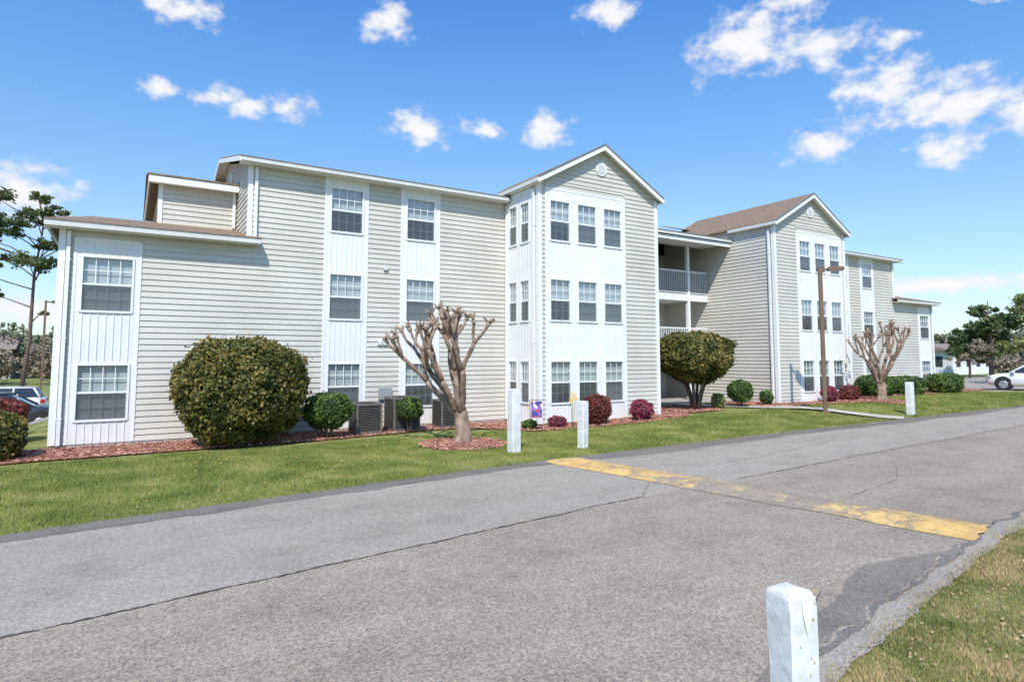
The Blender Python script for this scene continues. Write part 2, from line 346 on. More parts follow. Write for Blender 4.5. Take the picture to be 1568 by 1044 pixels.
ring_bed('mulch_ring',7.2,14.0,1.05); ring_bed('mulch_ring',28.4,14.9,1.0)

def grass(name,x0,x1,yf0,yf1,dens,h,w,mat,parent,vary=0):
    y0=min(yf0(x0),yf0(x1)); y1=max(yf1(x0),yf1(x1)); n=int(dens*(x1-x0)*(y1-y0))
    x=rng.uniform(x0,x1,n); y=rng.uniform(y0,y1,n)
    k=(y>np.vectorize(yf0)(x)+rng.normal(0,.04,n))&(y<np.vectorize(yf1)(x)+rng.normal(0,.05,n)); x=x[k];y=y[k]
    k=~on_path(x,y)&(np.hypot(x-7.2,y-14)>1.02)&(np.hypot(x-28.4,y-14.9)>1.0); x=x[k];y=y[k]
    n=len(x)
    hh=h*rng.uniform(.4,1.25,n)
    if vary: hh*=(1+vary*np.sin(x*2.3+np.sin(y*3.1)*1.5)*np.cos(y*2.7+x*.9))
    a=rng.uniform(0,6.283,n); ww=w*rng.uniform(.7,1.3,n); le=hh*rng.uniform(.1,1.1,n); b=rng.uniform(0,6.283,n); z=H(x,y)
    V=np.stack([np.stack([x-np.cos(a)*ww,y-np.sin(a)*ww,z],1),np.stack([x+np.cos(a)*ww,y+np.sin(a)*ww,z],1),np.stack([x+np.cos(b)*le,y+np.sin(b)*le,z+hh],1)],1).reshape(-1,3)
    mesh_np(name,V,3,mat,parent)
ge=empty('lawn_grass')
ff=lambda x:float(far(x))-.03
mm=lambda x:min(float(mul(x)),18.2)
grass('blades_left',-5,11,ff,mm,1900,.042,.006,M['blade'],ge,.35)
grass('blades_mid',11,24,ff,mm,1000,.05,.009,M['blade'],ge,.3)
grass('blades_right',24,42,ff,lambda x:min(mm(x),16.6),400,.06,.014,M['blade'],ge)
nn=lambda x:float(near(x))+.05+wob(x,2.1,.10)
grass('blades_verge',2.8,14,lambda x:nn(x)-4.2,nn,4200,.04,.004,M['blade2'],ge,.45)
n=1500; x=rng.uniform(3,13,n); y=near(x)+.05-rng.exponential(.8,n); C=np.stack([x,y,.025+rng.uniform(0,.015,n)],1)
mesh_np('fallen_leaves',leafquads(C,.018,.3,1.6),4,M['leaflit'],ge)
n=450; x=rng.uniform(-4,14,n); y=far(x)+rng.uniform(0,5,n); C=np.stack([x,y,.035+rng.uniform(0,.01,n)],1)
mesh_np('fallen_leaves_lawn',leafquads(C,.028,.3,1.4),4,M['leaflit'],ge)

# ------------------------------------------------------------ building
bld=empty('apartment_building')
P={}
for nme,mt in (('siding_walls','siding'),('white_trim','white'),('gutters','gutter'),('batten_panels','panel'),('roof','shingle'),('roof_edge','edge'),('foundation','found'),
               ('window_glass','glass'),('window_screens','screen'),('window_blinds','blinds'),('window_interiors','dark'),('balcony_railing','rail'),('doors','door'),('wall_fittings','metal_grey')):
    P[nme]=Part(nme,M[mt],bld)
W=P['white_trim']; GT=P['gutters']
YF=18.25; YB=16.22; CX=39.18
def FY(Y0,m): return lambda u,n,z:(m(u),Y0-n,z)
def FXm(X0,m): return lambda u,n,z:(m(X0-n),u,z)
def FXp(X0,m): return lambda u,n,z:(m(X0+n),u,z)
def siding(fr,z0,z1,uf,pitch=.15):
    S=P['siding_walls']; z=z0
    while z<z1-1e-4:
        zt=min(z+pitch,z1); a0,a1=uf(z); b0,b1=uf(zt)
        if a1-a0<.01: break
        if b1<b0: b0=b1=(b0+b1)/2
        nt=.026-.024*(zt-z)/pitch
        S.poly([fr(a0,.026,z),fr(a1,.026,z),fr(b1,nt,zt),fr(b0,nt,zt)])
        S.poly([fr(a0,0,z),fr(a1,0,z),fr(a1,.026,z),fr(a0,.026,z)])
        z=zt
def panel(fr,u0,u1,z0,z1):
    Q=P['batten_panels']; Q.box(fr,u0,u1,-.03,.022,z0,z1)
    n=max(2,round((u1-u0)/.155))
    for i in range(1,n):
        c=u0+(u1-u0)*i/n; Q.box(fr,c-.011,c+.011,.0225,.037,z0+.002,z1-.002)
def window(fr,u0,u1,z0,z1):
    t=.05
    W.box(fr,u0,u0+t,-.06,.05,z0,z1); W.box(fr,u1-t,u1,-.06,.05,z0,z1)
    W.box(fr,u0+t,u1-t,-.06,.05,z1-t,z1); W.box(fr,u0+t-.001,u1-t+.001,-.06,.06,z0-.003,z0+t)
    zm=(z0+z1)/2; a,b=u0+t,u1-t
    W.box(fr,a,b,-.03,.025,zm-.028,zm+.022)
    W.box(fr,a,a+.03,-.035,.004,z0+t,zm-.028); W.box(fr,b-.03,b,-.035,.004,z0+t,zm-.028)
    P['window_glass'].poly([fr(a,.0,zm+.022),fr(b,.0,zm+.022),fr(b,.0,z1-t),fr(a,.0,z1-t)])
    P['window_screens'].poly([fr(a,.008,z0+t),fr(b,.008,z0+t),fr(b,.008,zm-.028),fr(a,.008,zm-.028)])
    nc=4 if (u1-u0)>1.0 else 3
    for i in range(1,nc):
        c=a+(b-a)*i/nc
        W.box(fr,c-.009,c+.009,-.012,.006,zm+.022,z1-t); W.box(fr,c-.009,c+.009,-.03,-.012,z0+t,zm-.028)
    for (q0,q1,n0,n1) in ((zm+.022,z1-t,-.011,.005),(z0+t,zm-.028,-.029,-.013)):
        c=(q0+q1)/2; W.box(fr,a,b,n0,n1,c-.009,c+.009)
    fr_=random.choice([1,1,1,.52,.6,.85,.5])
    zb=z1-(z1-z0)*fr_
    P['window_blinds'].poly([fr(a,-.075,zb),fr(b,-.075,zb),fr(b,-.075+random.uniform(-.01,.005),z1),fr(a,-.075,z1)])
    P['window_interiors'].box(fr,u0-.02,u1+.02,-.55,-.5,z0-.05,z1+.05)
ROWS=[(.62,2.02),(3.26,4.66),(5.86,7.24)]
def wstrip(fr,u0,u1,ztop,wins,rows):
    W.box(fr,u0-.06,u0,-.02,.034,.1,ztop+.05); W.box(fr,u1,u1+.06,-.02,.034,.1,ztop+.05)
    W.box(fr,u0,u1,-.02,.034,ztop,ztop+.06)
    zc=.1
    for (a,b) in rows:
        panel(fr,u0,u1,zc,a-.003); zc=b
        e=[u0]+[q for w in wins for q in w]+[u1]
        for i in range(0,len(e),2): P['batten_panels'].box(fr,e[i],e[i+1],-.03,.024,a,b)
        for w in wins: window(fr,w[0],w[1],a,b)
    panel(fr,u0,u1,zc+.003,ztop)
def wall_with_strips(fr,u0,u1,z1,strips):
    P['foundation'].box(fr,u0,u1,-.1,.01,-.3,.1)
    c=u0
    for s in strips:
        siding(fr,.1,z1,lambda z,a=c,b=s[0]-.06:(a,b))
        siding(fr,s[2]+.06,z1,lambda z,a=s[0]-.06,b=s[1]+.06:(a,b))
        wstrip(fr,*s); c=s[1]+.06
    siding(fr,.1,z1,lambda z,a=c:(a,u1))
def downspout(fr,u,n,z0,z1):
    W.box(fr,u-.04,u+.04,n,n+.07,z0,z1)
    for z in np.arange(z0+.6,z1-.2,1.9): W.box(fr,u-.055,u+.055,n-.002,n+.074,z,z+.035)
def vent(fr,u,z,r):
    for (rr,n0,n1,key) in ((r,.02,.055,'white_trim'),(r*.72,.0551,.06,'gutters')):
        N_=24; Q=P[key]; a=[fr(u+rr*math.cos(2*math.pi*i/N_),n0,z+rr*math.sin(2*math.pi*i/N_)) for i in range(N_)]
        b=[fr(u+rr*math.cos(2*math.pi*i/N_),n1,z+rr*math.sin(2*math.pi*i/N_)) for i in range(N_)]
        k=len(Q.v); Q.v+=a+b; Q.f.append(tuple(range(k+N_,k+2*N_)))
        for i in range(N_): j=(i+1)%N_; Q.f.append((k+i,k+j,k+N_+j,k+N_+i))
    for i in range(-3,4):
        hw=math.sqrt(max(0,(r*.72)**2-(i*r*.19)**2))
        W.box(fr,u-hw,u+hw,.061,.072,z+i*r*.19-.012,z+i*r*.19+.012)

def half(m):
    fw=FY(YF,m)
    wall_with_strips(fw,-1.47,2.70,5.3,[(-1.15,.15,5.02,[(-1.06,.06)],ROWS[:2])])
    wall_with_strips(fw,2.70,11.03,7.6,[(4.83,6.04,7.46,[(4.92,5.95)],ROWS),(7.21,8.44,7.46,[(7.31,8.34)],ROWS)])
    fb=FY(YB,m); s=.555; zr=9.36; zw=zr-s*2.57
    rb=[(a+.06,b+.06) for a,b in ROWS]
    wall_with_strips(fb,11.03,16.17,zw,[(11.32,14.6,7.62,[(11.41,12.27),(12.53,13.39),(13.65,14.51)],rb)])
    siding(fb,zw,zr,lambda z:(11.03+(z-zw)/s,16.17-(z-zw)/s))
    vent(fb,13.6,8.62,.24)
    fs=FXm(11.03,m)
    wall_with_strips(fs,YB,YF,zw-.05,[(16.62,18.08,7.62,[(16.72,17.3),(17.46,18.02)],rb)])
    fp=FXp(16.17,m)
    P['foundation'].box(fp,YB,22.5,-.1,.01,-.3,.1)
    siding(fp,.1,zw-.03,lambda z:(YB,22.5))
    J=lambda u,n,z:(m(u),n,z)
    for (X,Y,z1) in ((-1.47,YF,5.3),(11.03,YB,zw-.08),(16.17,YB,zw-.08)):
        q=-1 if X<12 else 1
        W.box(J,X-.05 if q<0 else X-.09,X+.09 if q<0 else X+.05,Y-.045,Y+.1,.1,z1)
    W.box(J,2.655,2.78,YF-.04,YF+.09,5.35,7.6)
    downspout(fw,-1.32,.04,.1,5.2); downspout(fw,2.86,.03,5.45,7.45); downspout(fs,16.42,.03,.1,7.6); downspout(fs,18.16,.0,.1,7.4)
    downspout(fp,16.42,.05,.25,7.6)
    fl=FXm(-1.47,m); siding(fl,.1,5.3,lambda z:(YF,27.15))
    fbk=lambda u,n,z:(m(u),27.15+n,z)
    siding(fbk,.1,5.3,lambda z:(-1.47,2.7)); siding(fbk,.1,7.6,lambda z:(2.7,19.59))
    fg=FXm(2.70,m); siding(fg,5.25,7.6,lambda z:(YF+.09,27.15)); siding(fg,7.6,8.82,lambda z:(YF+.09+(z-7.6)/.262,27.15-(z-7.6)/.262))
    vent(fg,21.9,8.0,.2)
    fx=FY(20.5,m); siding(fx,5.9,7.25,lambda z:(.6,2.69)); W.box(fx,.56,.68,.0,.04,5.9,7.25)
    fxl=FXm(.6,m); siding(fxl,5.9,7.25,lambda z:(20.5,27.1))
    W.box(fx,.3,2.68,.28,.34,7.17,7.36); W.box(fxl,20.22,27.4,.26,.3,7.17,7.36); W.box(fx,.35,2.68,0.02,.28,7.2,7.23)
    W.box(fx,2.55,2.63,.02,.09,6.1,7.2)
    def pt(x,y,z): return (m(x),y,z)
    Rf=P['roof']; E=P['roof_edge']
    Rf.extr([pt(.28,20.14,7.37),pt(2.68,20.14,7.37),pt(2.68,24,8.3),pt(.28,24,8.3)],(0,0,.05))
    Rf.extr([pt(.28,24,8.3),pt(2.68,24,8.3),pt(2.68,27.4,7.4),pt(.28,27.4,7.4)],(0,0,.05))
    Rf.extr([pt(-1.8,17.86,5.38),pt(2.69,17.86,5.38),pt(2.69,20.5,6.02),pt(-.95,20.5,6.02)],(0,0,.045))
    Rf.extr([pt(2.69,17.86,5.38),pt(2.98,17.86,5.38),pt(2.98,18.22,5.47),pt(2.69,18.22,5.47)],(0,0,.045))
    Rf.extr([pt(-1.8,17.86,5.38),pt(-.95,20.5,6.02),pt(-.95,27.5,6.02),pt(-1.8,27.5,5.38)],(0,0,.045))
    Rf.extr([pt(-.95,20.5,6.02),pt(.6,20.5,6.02),pt(.6,27.5,6.02),pt(-.95,27.5,6.02)],(0,0,.045))
    GT.box(fw,-1.79,2.98,.33,.42,5.26,5.375); W.box(fw,-1.79,2.98,.03,.33,5.25,5.27)
    E.box(fw,-1.80,2.985,.32,.43,5.376,5.392)
    GT.box(fl,17.9,27.5,.26,.32,5.26,5.375)
    Rf.extr([pt(2.38,17.86,7.62),pt(10.95,17.86,7.62),pt(16.2,22.7,8.86),pt(2.38,22.7,8.86)],(0,0,.04))
    Rf.extr([pt(2.38,22.7,8.86),pt(19.59,22.7,8.4),pt(19.59,27.5,7.62),pt(2.38,27.5,7.62)],(0,0,.04))
    GT.box(fw,2.40,10.93,.33,.42,7.51,7.61); W.box(fw,2.40,10.98,.02,.33,7.50,7.515)
    E.box(fw,2.37,10.93,.32,.43,7.612,7.635)
    for (ya,yb,za,zb) in ((17.84,22.7,7.62,8.86),(22.7,27.5,8.86,7.62)):
        W.extr([pt(2.40,ya,za-.14),pt(2.40,yb,zb-.14),pt(2.40,yb,zb-.005),pt(2.40,ya,za-.005)],((m(1)-m(0))*-.04,0,0))
        W.extr([pt(2.40,ya,za-.03),pt(2.40,yb,zb-.03),pt(2.69,yb,zb-.03),pt(2.69,ya,za-.03)],(0,0,-.02))
    Rf.extr([pt(16.1,18.36,7.46),pt(19.59,18.36,7.46),pt(19.59,22.7,8.4),pt(16.1,22.7,8.4)],(0,0,.04))
    fc=FY(18.4,m); GT.box(fc,16.2,19.59,.0,.08,7.34,7.455); W.box(fc,16.2,19.59,-1.6,.0,7.28,7.3)
    W.box(fc,16.2,19.59,-.12,-.001,7.14,7.279)
    E.box(fc,16.2,19.59,-.01,.1,7.456,7.472)
    for sg in (-1,1):
        xe=13.6+sg*2.72; ze=zr+.02-s*2.72
        Rf.extr([pt(xe,15.98,ze),pt(13.6,15.98,zr+.02),pt(13.6,22.6,zr+.02),pt(xe,22.6 if sg>0 else 18.6,ze)],(0,0,.06))
        W.extr([pt(xe,15.94,ze-.15),pt(13.6,15.94,zr-.13),pt(13.6,15.94,zr+.02),pt(xe,15.94,ze+.0)],(0,.035,0))
        E.extr([pt(xe,15.93,ze+.002),pt(13.6,15.93,zr+.022),pt(13.6,15.93,zr+.095),pt(xe,15.93,ze+.075)],(0,.045,0))
        W.extr([pt(xe,15.99,ze-.03),pt(13.6,15.99,zr-.01),pt(13.6,16.2,zr-.01),pt(xe,16.2,ze-.03)],(0,0,-.015))
        yb=18.5 if sg<0 else 18.4
        GT.box(J,min(xe,xe+sg*.08),max(xe,xe+sg*.08),15.97,yb,ze-.12,ze+.0)
        W.box(J,min(xe,13.6+sg*2.59),max(xe,13.6+sg*2.59),15.99,yb,ze-.14,ze-.121)
    fbal=FY(19.8,m)
    for zs in (2.45,5.05):
        W.box(fbal,16.2,19.59,-.08,.02,zs-.3,zs)
        P['batten_panels'].box(fbal,16.2,19.59,-2.7,-.081,zs-.2,zs-.02)
        for k in range(30):
            u=16.25+k*.113; P['balcony_railing'].box(fbal,u,u+.024,-.04,-.018,zs+.1,zs+1.02)
        P['balcony_railing'].box(fbal,16.2,19.59,-.055,-.005,zs+1.02,zs+1.08); P['balcony_railing'].box(fbal,16.2,19.59,-.05,-.01,zs+.05,zs+.1)
    W.box(fbal,17.38,17.52,-.12,.03,0,7.28)
    siding(FY(22.5,m),.1,7.3,lambda z:(16.2,19.59))
    fd=FY(22.5,m)
    for zs in (.15,2.45,5.05):
        P['doors'].box(fd,18.0,18.95,.02,.06,zs,zs+2.05); W.box(fd,17.9,18.0,.02,.08,zs,zs+2.13); W.box(fd,18.95,19.05,.02,.08,zs,zs+2.13); W.box(fd,18.0,18.95,.02,.08,zs+2.05,zs+2.13)
        window(fd,16.6,17.4,zs+.6,zs+1.95)
half(lambda x:x); half(lambda x:CX-x)
fw=FY(YF,lambda x:x); G=P['wall_fittings']
GT.box(fw,6.6,6.72,.02,.09,4.85,4.98); 
for i in range(3): GT.box(fw,6.45+i*.16,6.57+i*.16,.02,.08,2.55,2.68)
G.box(fw,6.5,6.9,.02,.1,.9,1.25); G.box(fw,9.0,9.06,.02,.12,.35,.5)
P['foundation'].box(lambda u,n,z:(u,n,z),16.3,22.9,18.6,22.4,.15,.27)
for p in P.values(): p.build()

# ------------------------------------------------------------ plants
def bush(name,x,y,rx,ry,zc,rz,n,size,mat,sq=2.4,stems=3,seed=0,lump=.09,taper=0,shoots=0):
    z0=Hf(x,y); e=empty(name)
    def tp(qz): return 1-taper*max(0,-qz)**1.3
    d=rng.normal(size=(n,3)); d/=np.linalg.norm(d,axis=1,keepdims=True)
    rad=(np.sum(np.abs(d)**sq,axis=1))**(-1/sq)
    ln=np.array([noise.noise(Vector((q[0]*2.2+seed,q[1]*2.2,q[2]*2.2)))+.6*noise.noise(Vector((q[0]*6+seed,q[1]*6,q[2]*6))) for q in d])
    gap=np.array([noise.noise(Vector((q[0]*9+seed,q[1]*9,q[2]*9+4))) for q in d])
    r=rad*(1+lump*ln)*(1-.18*rng.uniform(0,1,n)**1.5+rng.exponential(.018,n))
    tv=1-taper*np.maximum(0,-d[:,2])**1.3
    C=d*r[:,None]*np.array([rx,ry,rz]); C[:,0]*=tv; C[:,1]*=tv; C+=np.array([x,y,z0+zc])
    k=(C[:,2]>z0+.03)&(gap>-.28-.3*rng.uniform(0,1,n)); 
    mesh_np('foliage',leafquads(C[k],size,1,1.6,d[k],.85),4,mat,e)
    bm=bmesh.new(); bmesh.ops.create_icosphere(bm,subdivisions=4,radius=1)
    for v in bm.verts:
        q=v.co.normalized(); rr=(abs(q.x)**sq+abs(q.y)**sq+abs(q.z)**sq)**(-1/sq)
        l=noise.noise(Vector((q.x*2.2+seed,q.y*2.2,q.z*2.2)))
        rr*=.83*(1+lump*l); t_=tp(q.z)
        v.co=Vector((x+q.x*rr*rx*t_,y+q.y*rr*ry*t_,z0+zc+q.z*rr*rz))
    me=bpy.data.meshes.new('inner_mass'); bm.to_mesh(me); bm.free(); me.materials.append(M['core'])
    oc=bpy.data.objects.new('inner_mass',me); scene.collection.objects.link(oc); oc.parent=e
    s=Part('stems',M['darkbark'],e,True)
    for i in range(stems):
        a=2*math.pi*i/max(1,stems)+.5; rr=.12*rx
        s.tube([(x+rr*math.cos(a)*.5,y+rr*math.sin(a)*.5,z0-.05),(x+rr*1.5*math.cos(a),y+rr*1.5*math.sin(a),z0+max(.1,zc-rz)*.6),(x+rr*3.6*math.cos(a),y+rr*3.6*math.sin(a),z0+zc-rz*.4)],[.05*rx+.01,.035*rx+.01,.02*rx+.008],7)
    s.build(); return e
bush('round_shrub',2.45,16.75,1.45,1.25,1.36,1.22,40000,.060,M['bush_olive'],2.7,4,1,.13,.18)
bush('round_shrub',18.35,16.5,1.38,1.25,1.98,.92,26000,.07,M['bush_olive'],2.6,6,5,.13,.30)
bush('small_shrub',4.62,16.85,.62,.5,.74,.46,9000,.045,M['bush_green'],2.6,5,9,.12,.25)
bush('small_shrub',7.0,16.95,.36,.34,.70,.3,4500,.04,M['bush_green'],2.6,3,11,.12)
bush('small_shrub',20.55,16.2,.46,.45,.62,.42,5000,.045,M['bush_green'],2.4,3,12,.12)
bush('small_shrub',19.5,16.4,.25,.25,.3,.28,1600,.045,M['spring'],2.2,2,13,.2)
bush('small_shrub',21.9,16.0,.26,.25,.35,.25,1500,.045,M['bush_green'],2.2,2,14,.2)
bush('red_shrub',12.75,15.5,.44,.42,.5,.45,5200,.04,M['bush_red'],2.3,3,15,.15)
bush('azalea_shrub',14.6,15.45,.38,.36,.36,.32,3600,.04,M['azalea'],2.1,3,16,.2)
bush('azalea_shrub',11.3,15.65,.3,.25,.18,.18,1600,.035,M['azalea'],2.1,2,17,.2)
bush('azalea_shrub',25.6,15.6,.35,.32,.38,.32,2400,.04,M['azalea'],2.2,3,18,.2)
bush('red_shrub',27.6,15.9,.5,.4,.35,.35,2400,.045,M['bush_red'],2.2,3,19,.15)
bush('hedge_shrub',31.6,16.9,1.0,.7,.5,.55,5000,.07,M['bush_green'],3,3,20)
bush('hedge_shrub',34.5,16.9,1.1,.7,.45,.5,4500,.07,M['bush_green'],3,3,21)
bush('hedge_shrub',38.5,16.8,1.2,.7,.5,.55,4500,.07,M['bush_green'],3,3,22)
bush('hedge_shrub',-2.55,17.1,.72,.7,.46,.56,12000,.05,M['bush_olive'],3,3,23)
bush('hedge_shrub',-2.9,20.5,.7,.7,.65,.5,5000,.06,M['bush_red'],3,3,24)
bush('hedge_shrub',-4.4,19.5,.8,.7,.45,.5,5000,.06,M['bush_green'],3,3,25)
bush('small_shrub',10.35,15.75,.22,.2,.15,.15,900,.04,M['bush_green'],2.2,2,26,.2)
bush('small_shrub',-3.3,24,.7,.7,.5,.6,2500,.07,M['spring'],2.4,3,27,.2)

def crape(name,x,y,sc,seed,nl=5,bias=(0,0)):
    rs=random.Random(seed); e=empty(name); z0=Hf(x,y); b=Part('branches',M['bark'],e,True)
    bv=Vector((bias[0],bias[1],0))
    def seg(p,d,r0,r1,ln,steps,wob,up):
        pts=[p.copy()]; rad=[r0]
        for i in range(steps):
            d=(d+Vector((rs.uniform(-wob,wob),rs.uniform(-wob,wob),up))).normalized(); p=p+d*ln/steps; pts.append(p.copy()); rad.append((r0+(r1-r0)*(i+1)/steps)*rs.uniform(.88,1.15))
        b.tube(pts,rad,9); return p,d
    def grow(p,d,r,lvl):
        if lvl==4:
            b.tube([p-d*.05,p,p+d*.045,p+d*.08],[r,r*1.9,r*1.8,r*.8],8)
            for i in range(rs.randint(3,5)):
                dd=(d+Vector((rs.uniform(-.9,.9),rs.uniform(-.9,.9),rs.uniform(-.1,.4)))).normalized(); q=p+d*.03
                L_=rs.uniform(.07,.22)*sc; b.tube([q,q+dd*L_*.5,q+dd*L_],[.023*sc,.017*sc,.023*sc],6)
            return
        ln={1:1.0,2:.80,3:.60}[lvl]*sc*rs.uniform(.85,1.12)
        p2,d2=seg(p,d,r,r*.82,ln,6,.19,.05)
        nk={1:2,2:rs.choice([2,2,3]),3:rs.choice([1,2,2])}[lvl]
        a0=rs.uniform(0,6.28)
        for i in range(nk):
            a=a0+6.283*i/nk+rs.uniform(-.4,.4); sp={1:.40,2:.42,3:.46}[lvl]
            dd=(d2+Vector((math.cos(a)*sp,math.sin(a)*sp,.08))).normalized()
            grow(p2-d2*.03,dd,r*.70,lvl+1)
    base=Vector((x,y,z0-.05)); tilt=bv*.35
    b.tube([base,base+Vector((0,0,.1)),base+Vector((.01,0,.35)),base+Vector((0,.01,.8))+tilt*.4,base+Vector((-.02,0,1.1*sc))+tilt],[.33*sc,.235*sc,.18*sc,.165*sc,.10*sc],12)
    for i in range(nl):
        a=6.283*i/nl+rs.uniform(-.25,.25)
        q=base+Vector((math.cos(a)*.07,math.sin(a)*.07,rs.uniform(.7,1.1)*sc))+tilt*.7; t_=rs.uniform(.40,.56); grow(q,(Vector((math.cos(a)*t_,math.sin(a)*t_,.95))+bv).normalized(),.076*sc,1)
    b.build()
crape('crape_myrtle_tree',7.2,14.0,1.07,21,7,(-.26,.17)); crape('crape_myrtle_tree',28.4,14.9,1.04,8,7)

def leaf_tree(name,x,y,h,blobs,n,size,mat,r=.2,lean=0,flat=.62,cl=50):
    e=empty(name); z0=Hf(x,y); t=Part('trunk',M['darkbark'],e,True); 
    top=Vector((x+lean,y,z0+h*.93)); t.tube([(x,y,z0-.2),(x+.1+lean*.3,y,z0+h*.3),(x-.1+lean*.6,y,z0+h*.6),top],[r,r*.8,r*.55,r*.15],8)
    Cs=[];tot=sum(b[3]**2 for b in blobs)
    for (dx,dy,dz,br) in blobs:
        c=Vector((x+dx,y+dy,z0+dz)); zs=min(dz*.9,h*.9); s=Vector((x+lean*zs/h,y,z0+zs-br*.2)); mid=(c+s)/2+Vector((0,0,.02*h*random.uniform(-.5,.8)))
        t.tube([s,mid,c],[r*.3,r*.22,r*.08],5)
        k=int(n*br*br/tot); nc=max(4,int(k/cl))
        q=rng.normal(size=(nc,3)); q/=np.linalg.norm(q,axis=1,keepdims=True); q*=br*rng.uniform(.2,1,(nc,1))**.6; q[:,2]*=flat
        for j in range(0,nc,3): t.tube([c,c+Vector(q[j])],[r*.08,r*.04],4)
        idx=rng.integers(0,nc,k); Cs.append(q[idx]+rng.normal(size=(k,3))*br*.15*np.array([1,1,.6])+np.array(c))
    mesh_np('crown',leafquads(np.concatenate(Cs),size,1,2.2),4,mat,e); t.build()
rs=random.Random(5)
pb=[(rs.uniform(-2.6,1.8),rs.uniform(-1.4,1.4),rs.uniform(8.6,12.3),rs.uniform(.6,1.0)) for _ in range(17)]+[(-1.7,.4,6.7,.6),(1.1,0,5.6,.35),(-2.3,0,7.9,.7),(1.9,0,9.9,.7),(.4,0,12.5,.6)]
leaf_tree('pine_tree',-5.3,46,13.0,pb,8500,.11,M['pine'],.14,.8,.5,36)
pb=[(rs.uniform(-2.2,2.2),rs.uniform(-2,2),rs.uniform(2.2,7.0),rs.uniform(.9,1.5)) for _ in range(16)]
leaf_tree('broadleaf_tree',74,28,8.3,pb,12000,.22,M['pine'],.25)
pb=[(rs.uniform(-1.0,1.0),rs.uniform(-1.2,1.2),rs.uniform(2,7.8),rs.uniform(.6,1.1)) for _ in range(14)]
leaf_tree('conifer_tree',73,34.5,8.5,pb,9000,.24,M['pine'],.2)
pb=[(rs.uniform(-2,2),rs.uniform(-2,2),rs.uniform(3,7.6),rs.uniform(.7,1.3)) for _ in range(14)]
leaf_tree('spring_tree',54.5,17.2,7.4,pb,6000,.14,M['spring'],.16)
pb=[(rs.uniform(-1.6,1.6),rs.uniform(-1.6,1.6),rs.uniform(1.4,3.2),rs.uniform(.6,1.0)) for _ in range(10)]
leaf_tree('bare_tree',68,27.5,3.4,pb,1500,.10,M['distbrown'],.12)

def treeline(name,az0,az1,d0,d1,h0,h1,nt,mat,size,per):
    Cs=[]
    for i in range(nt):
        az=R(random.uniform(az0,az1)); d=random.uniform(d0,d1); h=random.uniform(h0,h1); X=d*math.sin(az);Y=d*math.cos(az)
        q=rng.normal(size=(per,3)); q/=np.linalg.norm(q,axis=1,keepdims=True); q*=rng.uniform(.5,1,(per,1))
        wv=h*.55; lum=1+.25*np.sin(q[:,0:1]*5+i)*np.cos(q[:,2:3]*6+i)
        Cs.append(q*lum*np.array([wv,wv,h*.5])+np.array([X,Y,h*.5-.3]))
    mesh_np(name,leafquads(np.concatenate(Cs),size,1,1.3),4,mat)
treeline('distant_trees',-16,2,110,160,4.5,8.5,44,M['distant'],.45,1000)
treeline('distant_trees',62,82,130,190,5,9,54,M['distant'],.6,1000)
treeline('distant_bare_trees',-14,0,85,105,2.5,4.5,14,M['distbrown'],.28,1100)
treeline('distant_bare_trees',64,80,95,120,2,4.0,16,M['distbrown'],.28,1000)
treeline('distant_trees',2,62,160,200,5,9,60,M['distant'],1.0,300)
treeline('distant_trees',82,344,90,160,6,11,150,M['distant'],1.2,200)

def farhouse(name,x,y,w,d,h,rh,wm='farwall'):
    e=empty(name); a=Part('walls',M[wm],e); r=Part('roof',M['farroof'],e); g=Part('windows',M['dark'],e)
    I=lambda u,n,z:(u,n,z); z0=Hf(x,y); a.box(I,x,x+w,y,y+d,z0-.2,z0+h)
    o_=.5; r.extr([(x-o_,y-o_,z0+h),(x-o_,y+d+o_,z0+h),(x-o_,y+d/2,z0+h+rh)],(w+2*o_,0,0))
    for i in range(int(w/2.5)):
        for k in range(max(1,int(h/2.7))): g.box(I,x+.9+i*2.5,x+1.9+i*2.5,y-.03,y-.005,z0+.9+k*2.7,z0+2.1+k*2.7)
    for k in range(int(d/3)): g.box(I,x-.03,x-.005,y+1+k*3,y+2+k*3,z0+.9,z0+2.1)
    for p in (a,r,g): p.build()
farhouse('distant_house',-50,112,36,9,4.2,2.0)
farhouse('distant_house',80,34,10,8,2.7,1.0,'farwhite')

